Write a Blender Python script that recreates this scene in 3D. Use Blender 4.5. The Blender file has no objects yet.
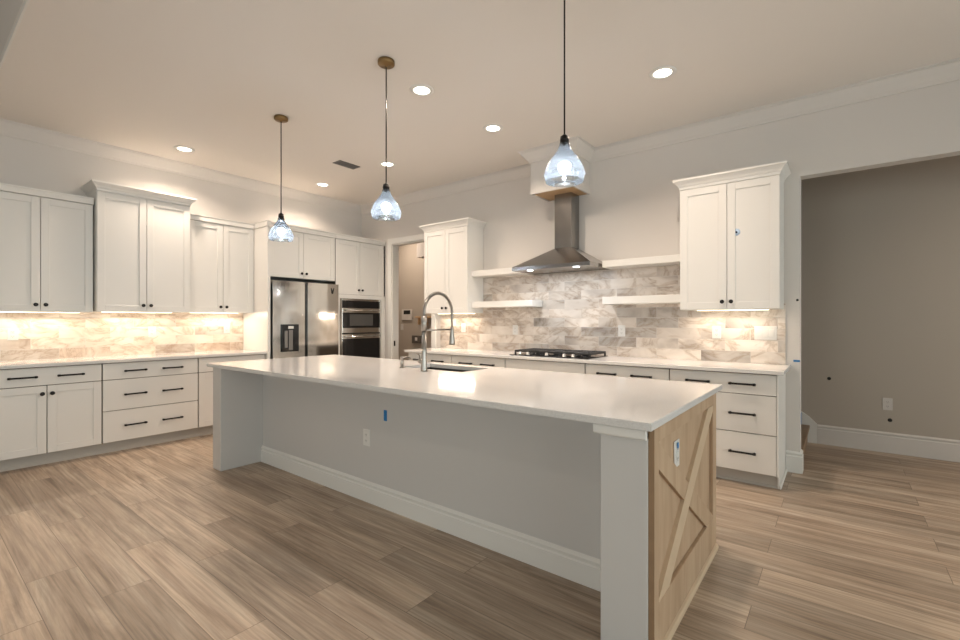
import bpy, bmesh, math, random
from mathutils import Vector

random.seed(7)
scene = bpy.context.scene
COL = scene.collection
PI = math.pi

# ------------------------------------------------------------------ camera
cam_d = bpy.data.cameras.new('camera')
cam = bpy.data.objects.new('camera', cam_d)
COL.objects.link(cam)
cam.location = (0, 0, 1.295)
cam.rotation_euler = (PI / 2, 0, 0.66296)
cam_d.sensor_width = 36.0
cam_d.lens = 458.5 * 36.0 / 960.0
cam_d.shift_y = 0.0004
cam_d.clip_start = 0.05
scene.camera = cam

# ------------------------------------------------------------------ exposure, world
vs = scene.view_settings
vs.view_transform = 'Standard'
vs.look = 'None'
vs.gamma = 1.0
vs.use_curve_mapping = False
vs.exposure = 1.03
scene.cycles.use_denoising = True
scene.cycles.max_bounces = 10
scene.cycles.diffuse_bounces = 6
scene.cycles.glossy_bounces = 5
scene.cycles.transparent_max_bounces = 12
scene.cycles.caustics_reflective = False
scene.cycles.caustics_refractive = False
scene.cycles.sample_clamp_indirect = 6.0

DAY = 3.0                       # overcast daylight outside the windows
DAY_COL = (0.96, 1.0, 0.985)
W_RECESSED = 9.0
W_UNDER = 3.7
W_PENDANT = 2.5
WARM = (1.0, 0.815, 0.655)
WARM_STRIP = (1.0, 0.81, 0.63)
COOL_BULB = (0.93, 0.96, 1.0)

world = bpy.data.worlds.new('overcast_sky')
scene.world = world
world.use_nodes = True
bg = world.node_tree.nodes['Background']
bg.inputs[0].default_value = (*DAY_COL, 1)
bg.inputs[1].default_value = DAY


def portal(loc, rot, sx, sy):
    l = bpy.data.lights.new('window_portal', 'AREA')
    l.shape = 'RECTANGLE'
    l.size = sx
    l.size_y = sy
    l.cycles.is_portal = True
    o = bpy.data.objects.new('window_portal', l)
    COL.objects.link(o)
    o.location = loc
    o.rotation_euler = rot
    return o


# window openings: (wall, centre along wall, width, sill, head)
WIN_RIGHT = [(-2.4, 1.7, 0.5, 2.6), (-0.2, 1.7, 0.5, 2.6), (1.8, 1.7, 0.3, 2.6), (3.75, 1.6, 0.3, 2.6)]  # last opening, beside the kitchen, is added to brighten right-facing sides
WIN_FRONT = [(-2.0, 1.8, 0.4, 2.7), (1.4, 1.8, 0.4, 2.7)]
XR, YF = 4.2, -5.0
for c, w, a, b in WIN_RIGHT:
    portal((XR + 0.13, c, (a + b) / 2), (0, PI / 2, 0), b - a, w)
for c, w, a, b in WIN_FRONT:
    portal((c, YF - 0.13, (a + b) / 2), (PI / 2, 0, 0), w, b - a)

# ------------------------------------------------------------------ materials


def new_mat(name):
    m = bpy.data.materials.new(name)
    m.use_nodes = True
    nt = m.node_tree
    b = nt.nodes['Principled BSDF']
    return m, nt, b


def link(nt, a, b):
    nt.links.new(a, b)


def simple(name, col, rough=0.5, metal=0.0, spec=0.5, noise=0.0, nscale=6.0, bump=0.0, bscale=200.0, emit=None, es=0.0):
    m, nt, b = new_mat(name)
    b.inputs['Base Color'].default_value = (*col, 1)
    b.inputs['Roughness'].default_value = rough
    b.inputs['Metallic'].default_value = metal
    b.inputs['Specular IOR Level'].default_value = spec
    tc = nt.nodes.new('ShaderNodeTexCoord')
    if noise > 0:
        n = nt.nodes.new('ShaderNodeTexNoise')
        n.inputs['Scale'].default_value = nscale
        n.inputs['Detail'].default_value = 3
        link(nt, tc.outputs['Object'], n.inputs['Vector'])
        mx = nt.nodes.new('ShaderNodeMix')
        mx.data_type = 'RGBA'
        mx.inputs[6].default_value = (*[c * (1 - noise) for c in col], 1)
        mx.inputs[7].default_value = (*[min(1, c * (1 + noise)) for c in col], 1)
        link(nt, n.outputs['Fac'], mx.inputs[0])
        link(nt, mx.outputs[2], b.inputs['Base Color'])
    if bump > 0:
        n2 = nt.nodes.new('ShaderNodeTexNoise')
        n2.inputs['Scale'].default_value = bscale
        n2.inputs['Detail'].default_value = 2
        link(nt, tc.outputs['Object'], n2.inputs['Vector'])
        bp = nt.nodes.new('ShaderNodeBump')
        bp.inputs['Strength'].default_value = bump
        bp.inputs['Distance'].default_value = 0.002
        link(nt, n2.outputs['Fac'], bp.inputs['Height'])
        link(nt, bp.outputs['Normal'], b.inputs['Normal'])
    if emit:
        b.inputs['Emission Color'].default_value = (*emit, 1)
        b.inputs['Emission Strength'].default_value = es
    return m


def math_node(nt, op, a=None, b=None):
    n = nt.nodes.new('ShaderNodeMath')
    n.operation = op
    for i, v in enumerate((a, b)):
        if v is None:
            continue
        if isinstance(v, (int, float)):
            n.inputs[i].default_value = v
        else:
            link(nt, v, n.inputs[i])
    return n.outputs[0]


def ramp(nt, fac, stops):
    r = nt.nodes.new('ShaderNodeValToRGB')
    cr = r.color_ramp
    while len(cr.elements) < len(stops):
        cr.elements.new(0.5)
    for e, (p, c) in zip(cr.elements, stops):
        e.position = p
        e.color = (*c, 1)
    link(nt, fac, r.inputs[0])
    return r.outputs[0]


def mixrgb(nt, fac, a, b, mode='MIX'):
    n = nt.nodes.new('ShaderNodeMix')
    n.data_type = 'RGBA'
    n.blend_type = mode
    for idx, v in ((0, fac), (6, a), (7, b)):
        if isinstance(v, (int, float)):
            n.inputs[idx].default_value = v
        elif isinstance(v, tuple):
            n.inputs[idx].default_value = (*v, 1)
        else:
            link(nt, v, n.inputs[idx])
    return n.outputs[2]


def wood_floor():
    m, nt, b = new_mat('wood_look_plank_floor')
    tc = nt.nodes.new('ShaderNodeTexCoord')
    mp = nt.nodes.new('ShaderNodeMapping')
    mp.inputs['Location'].default_value = (0.31, 0.0, 0)
    link(nt, tc.outputs['Object'], mp.inputs['Vector'])
    br = nt.nodes.new('ShaderNodeTexBrick')
    br.offset = 0.37
    br.offset_frequency = 2
    br.inputs['Color1'].default_value = (0, 0, 0, 1)
    br.inputs['Color2'].default_value = (1, 1, 1, 1)
    br.inputs['Mortar'].default_value = (0.5, 0.5, 0.5, 1)
    br.inputs['Scale'].default_value = 1.0
    br.inputs['Mortar Size'].default_value = 0.0016
    br.inputs['Mortar Smooth'].default_value = 0.2
    br.inputs['Brick Width'].default_value = 1.2
    br.inputs['Row Height'].default_value = 0.2
    link(nt, mp.outputs[0], br.inputs['Vector'])
    rnd = br.outputs['Color']
    # shift the grain from plank to plank
    sep = nt.nodes.new('ShaderNodeSeparateXYZ')
    link(nt, tc.outputs['Object'], sep.inputs[0])
    r10 = math_node(nt, 'MULTIPLY', rnd, 23.0)
    cx = math_node(nt, 'ADD', math_node(nt, 'MULTIPLY', sep.outputs[0], 0.9), r10)
    cy = math_node(nt, 'ADD', math_node(nt, 'MULTIPLY', sep.outputs[1], 10.0), r10)
    cmb = nt.nodes.new('ShaderNodeCombineXYZ')
    link(nt, cx, cmb.inputs[0])
    link(nt, cy, cmb.inputs[1])
    n1 = nt.nodes.new('ShaderNodeTexNoise')
    n1.inputs['Scale'].default_value = 1.0
    n1.inputs['Detail'].default_value = 8
    n1.inputs['Roughness'].default_value = 0.68
    n1.inputs['Distortion'].default_value = 0.6
    link(nt, cmb.outputs[0], n1.inputs['Vector'])
    cmb2 = nt.nodes.new('ShaderNodeCombineXYZ')
    link(nt, math_node(nt, 'MULTIPLY', cx, 2.0), cmb2.inputs[0])
    link(nt, math_node(nt, 'MULTIPLY', cy, 7.0), cmb2.inputs[1])
    n2 = nt.nodes.new('ShaderNodeTexNoise')
    n2.inputs['Scale'].default_value = 1.0
    n2.inputs['Detail'].default_value = 4
    link(nt, cmb2.outputs[0], n2.inputs['Vector'])
    g = ramp(nt, n1.outputs['Fac'], [(0.31, (0.20, 0.148, 0.106)), (0.43, (0.32, 0.248, 0.186)), (0.55, (0.41, 0.33, 0.255)), (0.69, (0.53, 0.45, 0.36))])
    fine = ramp(nt, n2.outputs['Fac'], [(0.32, (0.72, 0.71, 0.71)), (0.5, (0.96, 0.96, 0.96)), (0.62, (1.10, 1.09, 1.08))])
    col = mixrgb(nt, 1.0, g, fine, 'MULTIPLY')
    tone = ramp(nt, rnd, [(0.0, (0.80, 0.79, 0.78)), (0.5, (1.0, 0.98, 0.965)), (1.0, (1.16, 1.14, 1.12))])
    col = mixrgb(nt, 1.0, col, tone, 'MULTIPLY')
    col = mixrgb(nt, br.outputs['Fac'], col, (0.16, 0.12, 0.09))
    link(nt, col, b.inputs['Base Color'])
    b.inputs['Roughness'].default_value = 0.42
    b.inputs['Specular IOR Level'].default_value = 0.4
    bp = nt.nodes.new('ShaderNodeBump')
    bp.inputs['Strength'].default_value = 0.25
    bp.inputs['Distance'].default_value = 0.002
    h = math_node(nt, 'SUBTRACT', math_node(nt, 'MULTIPLY', n2.outputs['Fac'], 0.4), math_node(nt, 'MULTIPLY', br.outputs['Fac'], 1.0))
    link(nt, h, bp.inputs['Height'])
    link(nt, bp.outputs['Normal'], b.inputs['Normal'])
    return m


def marble_tile(name, axis, lo, mid, hi):
    m, nt, b = new_mat(name)
    tc = nt.nodes.new('ShaderNodeTexCoord')
    sep = nt.nodes.new('ShaderNodeSeparateXYZ')
    link(nt, tc.outputs['Object'], sep.inputs[0])
    cmb = nt.nodes.new('ShaderNodeCombineXYZ')
    link(nt, sep.outputs[axis], cmb.inputs[0])
    link(nt, math_node(nt, 'SUBTRACT', sep.outputs[2], 0.914), cmb.inputs[1])
    br = nt.nodes.new('ShaderNodeTexBrick')
    br.offset = 0.5
    br.inputs['Color1'].default_value = (0, 0, 0, 1)
    br.inputs['Color2'].default_value = (1, 1, 1, 1)
    br.inputs['Mortar'].default_value = (0.5, 0.5, 0.5, 1)
    br.inputs['Scale'].default_value = 1.0
    br.inputs['Mortar Size'].default_value = 0.0013
    br.inputs['Mortar Smooth'].default_value = 0.1
    br.inputs['Brick Width'].default_value = 0.41
    br.inputs['Row Height'].default_value = 0.1025
    link(nt, cmb.outputs[0], br.inputs['Vector'])
    rnd = br.outputs['Color']
    off = math_node(nt, 'MULTIPLY', rnd, 37.0)
    cmb2 = nt.nodes.new('ShaderNodeCombineXYZ')
    link(nt, math_node(nt, 'ADD', sep.outputs[axis], off), cmb2.inputs[0])
    link(nt, math_node(nt, 'ADD', math_node(nt, 'MULTIPLY', sep.outputs[2], 1.5), off), cmb2.inputs[1])
    n1 = nt.nodes.new('ShaderNodeTexNoise')
    n1.inputs['Scale'].default_value = 2.6
    n1.inputs['Detail'].default_value = 5
    n1.inputs['Roughness'].default_value = 0.6
    n1.inputs['Distortion'].default_value = 1.0
    link(nt, cmb2.outputs[0], n1.inputs['Vector'])
    vein = math_node(nt, 'ABSOLUTE', math_node(nt, 'SUBTRACT', n1.outputs['Fac'], 0.5))
    veincol = ramp(nt, vein, [(0.0, (0.62, 0.54, 0.47)), (0.015, (0.78, 0.72, 0.66)), (0.07, (0.96, 0.95, 0.94))])
    n2 = nt.nodes.new('ShaderNodeTexNoise')
    n2.inputs['Scale'].default_value = 2.2
    n2.inputs['Detail'].default_value = 4
    n2.inputs['Distortion'].default_value = 0.8
    link(nt, cmb2.outputs[0], n2.inputs['Vector'])
    cloud = ramp(nt, n2.outputs['Fac'], [(0.32, lo), (0.48, mid), (0.66, hi)])
    col = mixrgb(nt, 0.85, cloud, veincol, 'MULTIPLY')
    tone = ramp(nt, rnd, [(0.0, (0.70, 0.70, 0.71)), (0.12, (0.76, 0.76, 0.76)), (0.2, (0.92, 0.90, 0.88)), (0.75, (1.0, 0.98, 0.96)), (1.0, (1.08, 1.07, 1.06))])
    col = mixrgb(nt, 1.0, col, tone, 'MULTIPLY')
    col = mixrgb(nt, br.outputs['Fac'], col, (0.62, 0.59, 0.55))
    link(nt, col, b.inputs['Base Color'])
    b.inputs['Roughness'].default_value = 0.35
    bp = nt.nodes.new('ShaderNodeBump')
    bp.inputs['Strength'].default_value = 0.3
    bp.inputs['Distance'].default_value = 0.001
    link(nt, math_node(nt, 'SUBTRACT', 1.0, br.outputs['Fac']), bp.inputs['Height'])
    link(nt, bp.outputs['Normal'], b.inputs['Normal'])
    return m


def raw_wood():
    m, nt, b = new_mat('raw_knotty_alder')
    tc = nt.nodes.new('ShaderNodeTexCoord')
    mp = nt.nodes.new('ShaderNodeMapping')
    mp.inputs['Scale'].default_value = (5.0, 5.0, 0.8)
    link(nt, tc.outputs['Object'], mp.inputs['Vector'])
    n = nt.nodes.new('ShaderNodeTexNoise')
    n.inputs['Scale'].default_value = 1.6
    n.inputs['Detail'].default_value = 6
    n.inputs['Distortion'].default_value = 0.9
    link(nt, mp.outputs[0], n.inputs['Vector'])
    g = ramp(nt, n.outputs['Fac'], [(0.3, (0.36, 0.24, 0.148)), (0.5, (0.43, 0.30, 0.195)), (0.7, (0.49, 0.355, 0.24))])
    v = nt.nodes.new('ShaderNodeTexVoronoi')
    v.inputs['Scale'].default_value = 2.6
    link(nt, tc.outputs['Object'], v.inputs['Vector'])
    knot = ramp(nt, v.outputs['Distance'], [(0.0, (0.35, 0.22, 0.14)), (0.045, (0.45, 0.30, 0.2)), (0.09, (1, 1, 1))])
    col = mixrgb(nt, 1.0, g, knot, 'MULTIPLY')
    link(nt, col, b.inputs['Base Color'])
    b.inputs['Roughness'].default_value = 0.65
    return m


def steel(name, col, rough, axis_scale):
    m, nt, b = new_mat(name)
    b.inputs['Base Color'].default_value = (*col, 1)
    b.inputs['Metallic'].default_value = 1.0
    tc = nt.nodes.new('ShaderNodeTexCoord')
    mp = nt.nodes.new('ShaderNodeMapping')
    mp.inputs['Scale'].default_value = axis_scale
    link(nt, tc.outputs['Object'], mp.inputs['Vector'])
    n = nt.nodes.new('ShaderNodeTexNoise')
    n.inputs['Scale'].default_value = 1.0
    n.inputs['Detail'].default_value = 3
    link(nt, mp.outputs[0], n.inputs['Vector'])
    r = nt.nodes.new('ShaderNodeMapRange')
    r.inputs[3].default_value = rough - 0.015
    r.inputs[4].default_value = rough + 0.02
    link(nt, n.outputs['Fac'], r.inputs[0])
    link(nt, r.outputs[0], b.inputs['Roughness'])
    return m


def quartz():
    m, nt, b = new_mat('white_quartz')
    tc = nt.nodes.new('ShaderNodeTexCoord')
    n = nt.nodes.new('ShaderNodeTexNoise')
    n.inputs['Scale'].default_value = 140
    n.inputs['Detail'].default_value = 2
    link(nt, tc.outputs['Object'], n.inputs['Vector'])
    col = ramp(nt, n.outputs['Fac'], [(0.35, (0.62, 0.61, 0.60)), (0.6, (0.67, 0.66, 0.65))])
    link(nt, col, b.inputs['Base Color'])
    b.inputs['Roughness'].default_value = 0.09
    return m


def clear_glass(name, tint, body=0.0, bodycol=(1, 1, 1)):
    m = bpy.data.materials.new(name)
    m.use_nodes = True
    nt = m.node_tree
    nt.nodes.clear()
    out = nt.nodes.new('ShaderNodeOutputMaterial')
    tr = nt.nodes.new('ShaderNodeBsdfTransparent')
    tr.inputs[0].default_value = (*tint, 1)
    gl = nt.nodes.new('ShaderNodeBsdfGlossy')
    gl.inputs['Roughness'].default_value = 0.03
    fr = nt.nodes.new('ShaderNodeFresnel')
    fr.inputs[0].default_value = 1.5
    mx = nt.nodes.new('ShaderNodeMixShader')
    link(nt, fr.outputs[0], mx.inputs[0])
    link(nt, tr.outputs[0], mx.inputs[1])
    link(nt, gl.outputs[0], mx.inputs[2])
    last = mx.outputs[0]
    if body > 0:
        tl = nt.nodes.new('ShaderNodeBsdfTranslucent')
        tl.inputs[0].default_value = (*bodycol, 1)
        m2 = nt.nodes.new('ShaderNodeMixShader')
        m2.inputs[0].default_value = body
        link(nt, last, m2.inputs[1])
        link(nt, tl.outputs[0], m2.inputs[2])
        last = m2.outputs[0]
    link(nt, last, out.inputs[0])
    return m


def emitter(name, col, strength):
    m = bpy.data.materials.new(name)
    m.use_nodes = True
    nt = m.node_tree
    nt.nodes.clear()
    out = nt.nodes.new('ShaderNodeOutputMaterial')
    e = nt.nodes.new('ShaderNodeEmission')
    e.inputs[0].default_value = (*col, 1)
    e.inputs[1].default_value = strength
    link(nt, e.outputs[0], out.inputs[0])
    return m


M = dict(
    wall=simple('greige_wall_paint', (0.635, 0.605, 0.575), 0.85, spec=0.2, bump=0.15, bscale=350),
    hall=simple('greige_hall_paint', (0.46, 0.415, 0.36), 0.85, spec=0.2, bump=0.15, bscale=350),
    ceiling=simple('ceiling_paint', (0.735, 0.70, 0.66), 0.9, spec=0.1, bump=0.25, bscale=160),
    trim=simple('white_trim_paint', (0.70, 0.69, 0.665), 0.4),
    cabinet=simple('white_cabinet_paint', (0.71, 0.695, 0.665), 0.38, noise=0.01),
    carcass_shade=simple('cabinet_box_gap_shade', (0.10, 0.08, 0.06), 0.7),  # box coloured dark to paint the shade in the door gaps
    island=simple('grey_white_island_paint', (0.55, 0.54, 0.53), 0.55, noise=0.01),
    toe=simple('toe_kick_shaded_paint', (0.47, 0.44, 0.40), 0.5),  # shade of the recess is put into this darker colour
    quartz=quartz(),
    floor=wood_floor(),
    tile_left_lit=marble_tile('marble_tile_left_lit', 1, (0.60, 0.49, 0.40), (0.78, 0.69, 0.60), (0.85, 0.79, 0.72)),  # same tile as the range wall, stronger light put into its colours
    tile_range_shaded=marble_tile('marble_tile_range_shaded', 0, (0.45, 0.40, 0.365), (0.64, 0.59, 0.54), (0.78, 0.735, 0.69)),  # same tile as the left wall, hood shade put into its colours
    wood=raw_wood(),
    wood_dark=simple('raw_wood_edge', (0.27, 0.17, 0.095), 0.7, noise=0.25, nscale=14),
    wood_light=simple('raw_pine_board', (0.53, 0.40, 0.275), 0.65, noise=0.1, nscale=7),
    ply=simple('plywood', (0.55, 0.36, 0.19), 0.6, noise=0.1, nscale=20),
    black=simple('matte_black_metal', (0.018, 0.016, 0.015), 0.4, metal=0.6),
    bronze=simple('aged_brass', (0.22, 0.14, 0.06), 0.4, metal=0.9),
    steel=steel('brushed_stainless', (0.55, 0.535, 0.51), 0.11, (3, 3, 160)),
    steel_h=simple('brushed_stainless_hood', (0.36, 0.345, 0.33), 0.24, metal=1.0),
    nickel=steel('brushed_nickel', (0.33, 0.31, 0.285), 0.3, (40, 40, 40)),
    glassblack=simple('black_glass', (0.010, 0.010, 0.011), 0.08),
    grey=simple('grey_plastic', (0.16, 0.155, 0.15), 0.4),
    window_grey=simple('microwave_window', (0.07, 0.068, 0.065), 0.25),
    dark=simple('dark_gap', (0.02, 0.018, 0.016), 0.6),
    plate=simple('white_plastic', (0.66, 0.65, 0.63), 0.35),
    slot=simple('outlet_slot', (0.10, 0.09, 0.08), 0.5),
    tape=simple('blue_masking_tape', (0.015, 0.17, 0.42), 0.7),
    paletape=simple('pale_blue_tape', (0.50, 0.62, 0.78), 0.7),
    tapedark=simple('navy_mark', (0.02, 0.03, 0.07), 0.7),
    iron=simple('cast_iron', (0.017, 0.017, 0.018), 0.5),
    pane=clear_glass('window_glass', (0.97, 0.99, 0.98)),
    shade=clear_glass('pendant_glass', (0.85, 0.90, 0.95), 0.032, (0.88, 0.94, 1.0)),
    bulb=emitter('bulb_glow', (0.90, 0.95, 1.0), 7.0),
    lens=emitter('recessed_lens_glow', (1.0, 0.93, 0.80), 5.0),
    strip=emitter('strip_glow', (1.0, 0.84, 0.58), 3.0),
    hoodlamp=emitter('hood_lamp_glow', (0.92, 0.96, 1.0), 4.0),
    sinkdark=simple('dark_composite_sink', (0.045, 0.042, 0.04), 0.35),
    tread=simple('stained_stair_tread', (0.24, 0.16, 0.10), 0.45, noise=0.15, nscale=12),
    screen=simple('dark_screen', (0.02, 0.02, 0.022), 0.2),
    hole=simple('patch_hole', (0.03, 0.028, 0.025), 0.9),
    vent=simple('grey_vent_paint', (0.13, 0.125, 0.12), 0.5),
    knobsteel=simple('satin_knob', (0.36, 0.355, 0.345), 0.35, metal=0.7),
)

# ------------------------------------------------------------------ mesh helper


class MB:
    def __init__(self):
        self.v = []
        self.f = []
        self.s = []

    def add(self, verts, faces, smooth=False):
        o = len(self.v)
        self.v += [tuple(p) for p in verts]
        self.f += [tuple(i + o for i in f) for f in faces]
        self.s += [smooth] * len(faces)
        return self

    def from_bm(self, bm, smooth=False):
        bm.verts.ensure_lookup_table()
        bm.verts.index_update()
        self.add([v.co[:] for v in bm.verts], [[v.index for v in f.verts] for f in bm.faces], smooth)
        bm.free()
        return self

    def box(self, x0, x1, y0, y1, z0, z1, bev=0.0, seg=1):
        x0, x1 = min(x0, x1), max(x0, x1)
        y0, y1 = min(y0, y1), max(y0, y1)
        z0, z1 = min(z0, z1), max(z0, z1)
        bm = bmesh.new()
        vs_ = [bm.verts.new(p) for p in ((x0, y0, z0), (x1, y0, z0), (x1, y1, z0), (x0, y1, z0), (x0, y0, z1), (x1, y0, z1), (x1, y1, z1), (x0, y1, z1))]
        for q in ((3, 2, 1, 0), (4, 5, 6, 7), (0, 1, 5, 4), (1, 2, 6, 5), (2, 3, 7, 6), (3, 0, 4, 7)):
            bm.faces.new([vs_[i] for i in q])
        if bev > 0:
            bev = min(bev, 0.45 * min(x1 - x0, y1 - y0, z1 - z0))
            bmesh.ops.bevel(bm, geom=bm.edges[:], offset=bev, segments=seg, affect='EDGES', profile=0.5)
        return self.from_bm(bm)

    def prism(self, poly, lo, hi, axis):
        """poly: 2D points in the two other axes (in xyz order), extruded along axis."""
        def p3(a, b, t):
            return {0: (t, a, b), 1: (a, t, b), 2: (a, b, t)}[axis]
        n = len(poly)
        vs_ = [p3(a, b, lo) for a, b in poly] + [p3(a, b, hi) for a, b in poly]
        fs = [tuple(range(n - 1, -1, -1)), tuple(range(n, 2 * n))]
        for i in range(n):
            j = (i + 1) % n
            fs.append((i, j, n + j, n + i))
        bm = bmesh.new()
        bv = [bm.verts.new(p) for p in vs_]
        for f in fs:
            bm.faces.new([bv[i] for i in f])
        bmesh.ops.recalc_face_normals(bm, faces=bm.faces[:])
        return self.from_bm(bm)

    def sweep(self, path, prof, side=1):
        """path: (x,y) polyline; prof: (out, z) closed polygon; out is to the right of travel."""
        n = len(path)
        dirs = []
        for i in range(n - 1):
            d = Vector((path[i + 1][0] - path[i][0], path[i + 1][1] - path[i][1]))
            dirs.append(d.normalized())
        rings = []
        for i in range(n):
            def nrm(d):
                return Vector((d.y, -d.x)) * side
            if i == 0:
                m = nrm(dirs[0])
            elif i == n - 1:
                m = nrm(dirs[-1])
            else:
                a, b = nrm(dirs[i - 1]), nrm(dirs[i])
                m = (a + b) / max(1e-6, 1 + a.dot(b))
            rings.append([(path[i][0] + m.x * o, path[i][1] + m.y * o, z) for o, z in prof])
        k = len(prof)
        vs_ = [p for r in rings for p in r]
        fs = []
        for i in range(n - 1):
            for j in range(k):
                j2 = (j + 1) % k
                fs.append((i * k + j, i * k + j2, (i + 1) * k + j2, (i + 1) * k + j))
        fs.append(tuple(range(k - 1, -1, -1)))
        fs.append(tuple(range((n - 1) * k, n * k)))
        bm = bmesh.new()
        bv = [bm.verts.new(p) for p in vs_]
        for f in fs:
            bm.faces.new([bv[i] for i in f])
        bmesh.ops.recalc_face_normals(bm, faces=bm.faces[:])
        return self.from_bm(bm)

    def lathe(self, prof, c, axis=(0, 0, 1), seg=24, smooth=True, cap=True):
        """prof: (r, t) along the axis from centre c."""
        ax = Vector(axis).normalized()
        u = ax.orthogonal().normalized()
        w = ax.cross(u)
        c = Vector(c)
        vs_, fs = [], []
        for r, t in prof:
            for k in range(seg):
                a = 2 * PI * k / seg
                vs_.append(c + ax * t + (u * math.cos(a) + w * math.sin(a)) * r)
        for i in range(len(prof) - 1):
            for k in range(seg):
                k2 = (k + 1) % seg
                fs.append((i * seg + k, i * seg + k2, (i + 1) * seg + k2, (i + 1) * seg + k))
        self.add(vs_, fs, smooth)
        if cap:
            n = len(prof)
            o = len(self.v) - len(vs_)
            self.f.append(tuple(o + k for k in range(seg - 1, -1, -1)))
            self.f.append(tuple(o + (n - 1) * seg + k for k in range(seg)))
            self.s += [False, False]
        return self

    def tube(self, pts, r, seg=10, cap=True):
        pts = [Vector(p) for p in pts]
        rs = r if isinstance(r, (list, tuple)) else [r] * len(pts)
        t0 = (pts[1] - pts[0]).normalized()
        u = t0.orthogonal().normalized()
        vs_, fs = [], []
        prev = t0
        for i, p in enumerate(pts):
            if i == 0:
                t = t0
            elif i == len(pts) - 1:
                t = (pts[i] - pts[i - 1]).normalized()
            else:
                t = ((pts[i] - pts[i - 1]).normalized() + (pts[i + 1] - pts[i]).normalized()).normalized()
            u = (prev.rotation_difference(t) @ u).normalized()
            prev = t
            w = t.cross(u)
            for k in range(seg):
                a = 2 * PI * k / seg
                vs_.append(p + (u * math.cos(a) + w * math.sin(a)) * rs[i])
        for i in range(len(pts) - 1):
            for k in range(seg):
                k2 = (k + 1) % seg
                fs.append((i * seg + k, i * seg + k2, (i + 1) * seg + k2, (i + 1) * seg + k))
        self.add(vs_, fs, True)
        if cap:
            o = len(self.v) - len(vs_)
            n = len(pts)
            self.f.append(tuple(o + k for k in range(seg - 1, -1, -1)))
            self.f.append(tuple(o + (n - 1) * seg + k for k in range(seg)))
            self.s += [False, False]
        return self

    def build(self, name, mat, parent=None):
        """Vertices are in room coordinates; the object sits at its thing's origin."""
        root = parent
        while root is not None and root.parent is not None:
            root = root.parent
        org = Vector(root.location) if root is not None else Vector((0, 0, 0))
        me = bpy.data.meshes.new(name)
        me.from_pydata([(x - org.x, y - org.y, z - org.z) for x, y, z in self.v], [], self.f)
        me.polygons.foreach_set('use_smooth', self.s)
        me.update()
        me.materials.append(M[mat] if isinstance(mat, str) else mat)
        o = bpy.data.objects.new(name, me)
        COL.objects.link(o)
        if parent is not None:
            o.parent = parent
        return o


def tag(o, label, cat, group=None):
    o['label'] = label
    o['category'] = cat
    if group:
        o['group'] = group
    return o


def thing(name, label, cat, loc, group=None):
    o = bpy.data.objects.new(name, None)
    o.empty_display_size = 0.05
    COL.objects.link(o)
    o.location = loc
    return tag(o, label, cat, group)


def struct(name, mb, mat, parent=None):
    o = mb.build(name, mat, parent)
    if parent is None:
        o['kind'] = 'structure'
    return o


def lamp(name, kind, parent, loc, energy, col, rot=(0, 0, 0), **kw):
    l = bpy.data.lights.new(name, kind)
    l.energy = energy
    l.color = col
    for k, v in kw.items():
        setattr(l, k, v)
    o = bpy.data.objects.new(name, l)
    COL.objects.link(o)
    root = parent
    while root is not None and root.parent is not None:
        root = root.parent
    org = Vector(root.location) if root is not None else Vector((0, 0, 0))
    o.parent = parent
    o.location = Vector(loc) - org
    o.rotation_euler = rot
    return o


def copy_thing(root, delta, label):
    r = root.copy()
    COL.objects.link(r)
    r.location = Vector(root.location) + Vector(delta)
    r['label'] = label
    for ch in list(root.children):
        c = ch.copy()
        COL.objects.link(c)
        c.parent = r
        for g in list(ch.children):
            d = g.copy()
            COL.objects.link(d)
            d.parent = c
    return r


# ------------------------------------------------------------------ the room
XL, YB = -6.16, 4.73          # left wall face, range wall face
XE = -0.252                   # right end of the range wall (hall opening)
ZC, ZG = 3.15, 3.95           # kitchen ceiling, great room ceiling
YH = 0.49                     # where the kitchen ceiling ends
DX0, DX1, DZ = -5.41, -4.56, 2.465   # pantry doorway
YP = 6.0                      # far wall of pantry and hall

struct('floor', MB().box(-7.4, XR + 0.15, YF - 0.15, YP + 0.15, -0.12, 0.0), 'floor')
struct('ceiling', MB().box(-7.4, XR + 0.15, YH, YP + 0.15, ZC, ZC + 0.1), 'ceiling')
struct('ceiling_great_room', MB().box(XL - 0.12, XR + 0.15, YF - 0.15, YH, ZG, ZG + 0.1), 'ceiling')
struct('wall_ceiling_step', MB().box(XL - 0.12, XR + 0.15, YH, YH + 0.1, ZC + 0.1, ZG + 0.1), 'wall')
struct('trim_1', MB().box(XL, XR, YH - 0.012, YH, ZC, ZC + 0.022), 'trim')
struct('wall_left', MB().box(XL - 0.12, XL, YF - 0.15, YB, 0, ZG), 'wall')

w = MB()
w.box(XL - 0.12, DX0, YB, YB + 0.12, 0, ZC)
w.box(DX0, DX1, YB, YB + 0.12, DZ, ZC)
w.box(DX1, XE, YB, YB + 0.12, 0, ZC)
w.box(XE, XR, YB, YB + 0.12, 2.515, ZC)
struct('wall_back', w, 'wall')


def wall_with_windows(name, wins, axis, face, a0, a1, zt, out):
    m = MB()

    def bx(u0, u1, z0, z1):
        if axis == 1:
            m.box(face, face + out, u0, u1, z0, z1)
        else:
            m.box(u0, u1, face, face + out, z0, z1)
    cur = a0
    for c, w_, z0, z1 in wins:
        bx(cur, c - w_ / 2, 0, zt)
        bx(c - w_ / 2, c + w_ / 2, 0, z0)
        bx(c - w_ / 2, c + w_ / 2, z1, zt)
        cur = c + w_ / 2
    bx(cur, a1, 0, zt)
    struct(name, m, 'wall')


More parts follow.
